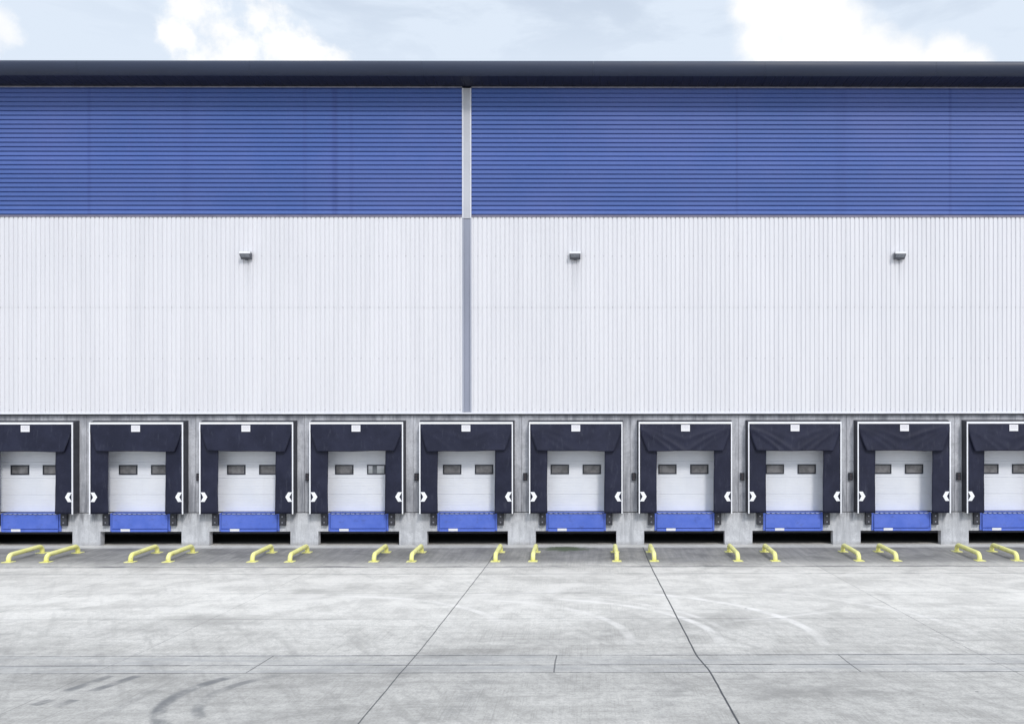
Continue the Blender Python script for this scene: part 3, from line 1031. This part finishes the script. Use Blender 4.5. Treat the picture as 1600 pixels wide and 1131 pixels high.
lm0 = make_lamp()
for k, (lx, lab) in enumerate(((-12.40, 'grey wedge floodlight on the white cladding left of the downpipe'),
                               (-0.38, 'grey wedge floodlight on the white cladding nearest right of the downpipe'),
                               (11.52, 'grey wedge floodlight on the white cladding, farthest right'))):
    t = lm0 if k == 0 else copy_tree(lm0)
    t.location.x = lx
    tag(t, lab, 'floodlight', 'floodlights on the white cladding')
    t.scale = (1.0, 1.0, 1.08)


# ------------------------------------------------------------------ signal boxes
def make_signal():
    t = empty('dock_signal', (0, YW, 2.51))
    MB().box(-0.075, 0.075, -0.085, -0.001, -0.14, 0.14, 0.012).build('box', M['wframe'], t)
    for z_ in (-0.062, 0.062):
        MB().cyl((0, z_), 0.045, -0.094, -0.084).build('lens', M['lens'], t)
    return t


sg0 = make_signal()
for k, i in enumerate(range(2, 10)):
    t = sg0 if k == 0 else copy_tree(sg0)
    t.location.x = XC[i] - 1.87
    if k == 0:
        lab = 'small black signal box half hidden behind the third dock shelter from the left'
    else:
        lab = 'small black signal box on the concrete just left of the %s dock shelter' % ORD[i]
    tag(t, lab, 'signal box', 'black signal boxes between the docks')

# ------------------------------------------------------------------ sky and sun
ZEN = 1.55
SUN_EL, SUN_AZ = R(42), R(24)      # azimuth: to the right of straight behind the camera
sun_dir = Vector((math.sin(SUN_AZ) * math.cos(SUN_EL), -math.cos(SUN_AZ) * math.cos(SUN_EL), math.sin(SUN_EL)))
w = bpy.data.worlds.new('World')
sc.world = w
w.use_nodes = True
t = NT(w.node_tree)
for n in list(t.n):
    t.n.remove(n)
out = t.node('ShaderNodeOutputWorld')
sky = t.node('ShaderNodeTexSky', sky_type='NISHITA')
sky.sun_disc = False
sky.sun_elevation = SUN_EL
sky.sun_rotation = math.atan2(sun_dir.x, sun_dir.y)
sky.air_density = 1.0
sky.dust_density = 1.5
sky.ozone_density = 1.0
bg = t.node('ShaderNodeBackground')
bg.inputs['Strength'].default_value = 0.12
t.l.new(sky.outputs[0], bg.inputs['Color'])
D = t.node('ShaderNodeTexCoord').outputs['Generated']


def skydir(px, py):
    return Vector(((px - 915) / F, 1.0, (675 - py) / F)).normalized()


big = t.noise(D, 14.0, 9.0, 0.62, 0.15)
fin = t.noise(D, 46.0, 6.0, 0.62)
nz = t.m('ADD', t.m('MULTIPLY', t.m('SUBTRACT', big, 0.5), 1.5), t.m('MULTIPLY', t.m('SUBTRACT', fin, 0.5), 0.55))


def bank(blobs, k, lo, hi):
    cur = None
    for px, py, r in blobs:
        d = t.vm('DISTANCE', D, tuple(skydir(px, py)))
        v = t.m('SUBTRACT', 1.0, t.m('DIVIDE', d, r / F / 1.15))
        cur = v if cur is None else t.m('SMOOTH_MAX', cur, v, 0.25)
    return t.sm(t.m('ADD', cur, t.m('MULTIPLY', nz, k)), lo, hi)


c1 = bank([(300, 10, 60), (285, 60, 40), (350, 45, 62), (380, 85, 75), (400, 30, 52), (435, 70, 70), (480, 95, 62), (395, -20, 50), (330, 110, 70), (520, 110, 50)], 1.55, 0.30, 0.92)
c2 = bank([(1175, 10, 52), (1190, 60, 60), (1215, 20, 75), (1270, 30, 85), (1255, 90, 90), (1325, 45, 52), (1350, 85, 72), (1400, 105, 62), (1475, 100, 50), (1520, 115, 45), (1200, -40, 70)], 0.8, -0.04, 0.62)
c3 = bank([(0, 30, 40), (15, 50, 34), (-30, 50, 50)], 1.4, 0.15, 0.9)
veil_n = t.noise(t.scale(D, (3.0, 3.0, 9.0)), 2.4, 6.0, 0.6, 0.4)
veil = t.sm(veil_n, 0.36, 0.66, 0.74, 0.98)
hz = t.sm(t.sep(D)[2], 0.36, 0.47, 0.25, 0.0)         # paler low down
veil = t.m('ADD', veil, hz, clamp=True)
cum = t.sm(t.noise(t.scale(D, (1, 1, 1.6)), 2.6, 8.0, 0.6), 0.56, 0.66)     # other clouds round the sky
front = t.sm(t.sep(D)[1], 0.3, 0.55, 1.0, 0.0)
cum = t.m('MULTIPLY', cum, front)
thick = t.m('MAXIMUM', t.m('MAXIMUM', c1, c2), t.m('MAXIMUM', t.m('MULTIPLY', c3, 0.8), cum))
bv = t.node('ShaderNodeBackground')
bv.inputs['Color'].default_value = (0.745, 0.835, 0.955, 1)
high = t.sm(t.sep(D)[2], 0.47, 0.95, 0.0, 1.0)      # the thin cloud is brightest overhead
t.put(bv.inputs['Strength'], t.m('MULTIPLY_ADD', high, ZEN, 1.0))
bc = t.node('ShaderNodeBackground')
shade = t.sm(t.noise(D, 20.0, 5.0), 0.35, 0.65, 0.97, 1.03)
t.put(bc.inputs['Color'], t.comb(shade, shade, shade))
t.put(bc.inputs['Strength'], t.m('MULTIPLY_ADD', high, ZEN, 1.05))
m1 = t.node('ShaderNodeMixShader')
t.put(m1.inputs[0], veil)
t.l.new(bg.outputs[0], m1.inputs[1])
t.l.new(bv.outputs[0], m1.inputs[2])
m2 = t.node('ShaderNodeMixShader')
t.put(m2.inputs[0], thick)
t.l.new(m1.outputs[0], m2.inputs[1])
t.l.new(bc.outputs[0], m2.inputs[2])
t.l.new(m2.outputs[0], out.inputs['Surface'])

sd = bpy.data.lights.new('sun', 'SUN')
sd.energy = 1.75
sd.angle = R(10)
sd.color = (1.0, 0.965, 0.92)
so = bpy.data.objects.new('sun', sd)
COL.objects.link(so)
so.location = (20, -20, 40)
so.rotation_euler = (-sun_dir).to_track_quat('-Z', 'Y').to_euler()

# ------------------------------------------------------------------ camera
cd = bpy.data.cameras.new('camera')
cd.sensor_fit = 'HORIZONTAL'
cd.sensor_width = 36.0
cd.lens = F / 1600 * 36
YAW = 0.005
ppx = 915 + F * math.tan(YAW)
cd.shift_x = -(ppx - 800) / 1600
cd.shift_y = (675 - 565.5) / 1600
cd.clip_end = 2000
co = bpy.data.objects.new('camera', cd)
COL.objects.link(co)
co.location = (0, 0, CAMZ)
rot = Matrix.Rotation(-YAW, 4, 'Z') @ Matrix.Rotation(PI / 2, 4, 'X') @ Matrix.Rotation(R(-0.05), 4, 'Z')
co.rotation_euler = rot.to_euler()
sc.camera = co

vs = sc.view_settings
sc.display_settings.display_device = 'sRGB'
vs.view_transform = 'Standard'
vs.look = 'None'
vs.exposure = 0.0
vs.gamma = 1.0
vs.use_curve_mapping = False
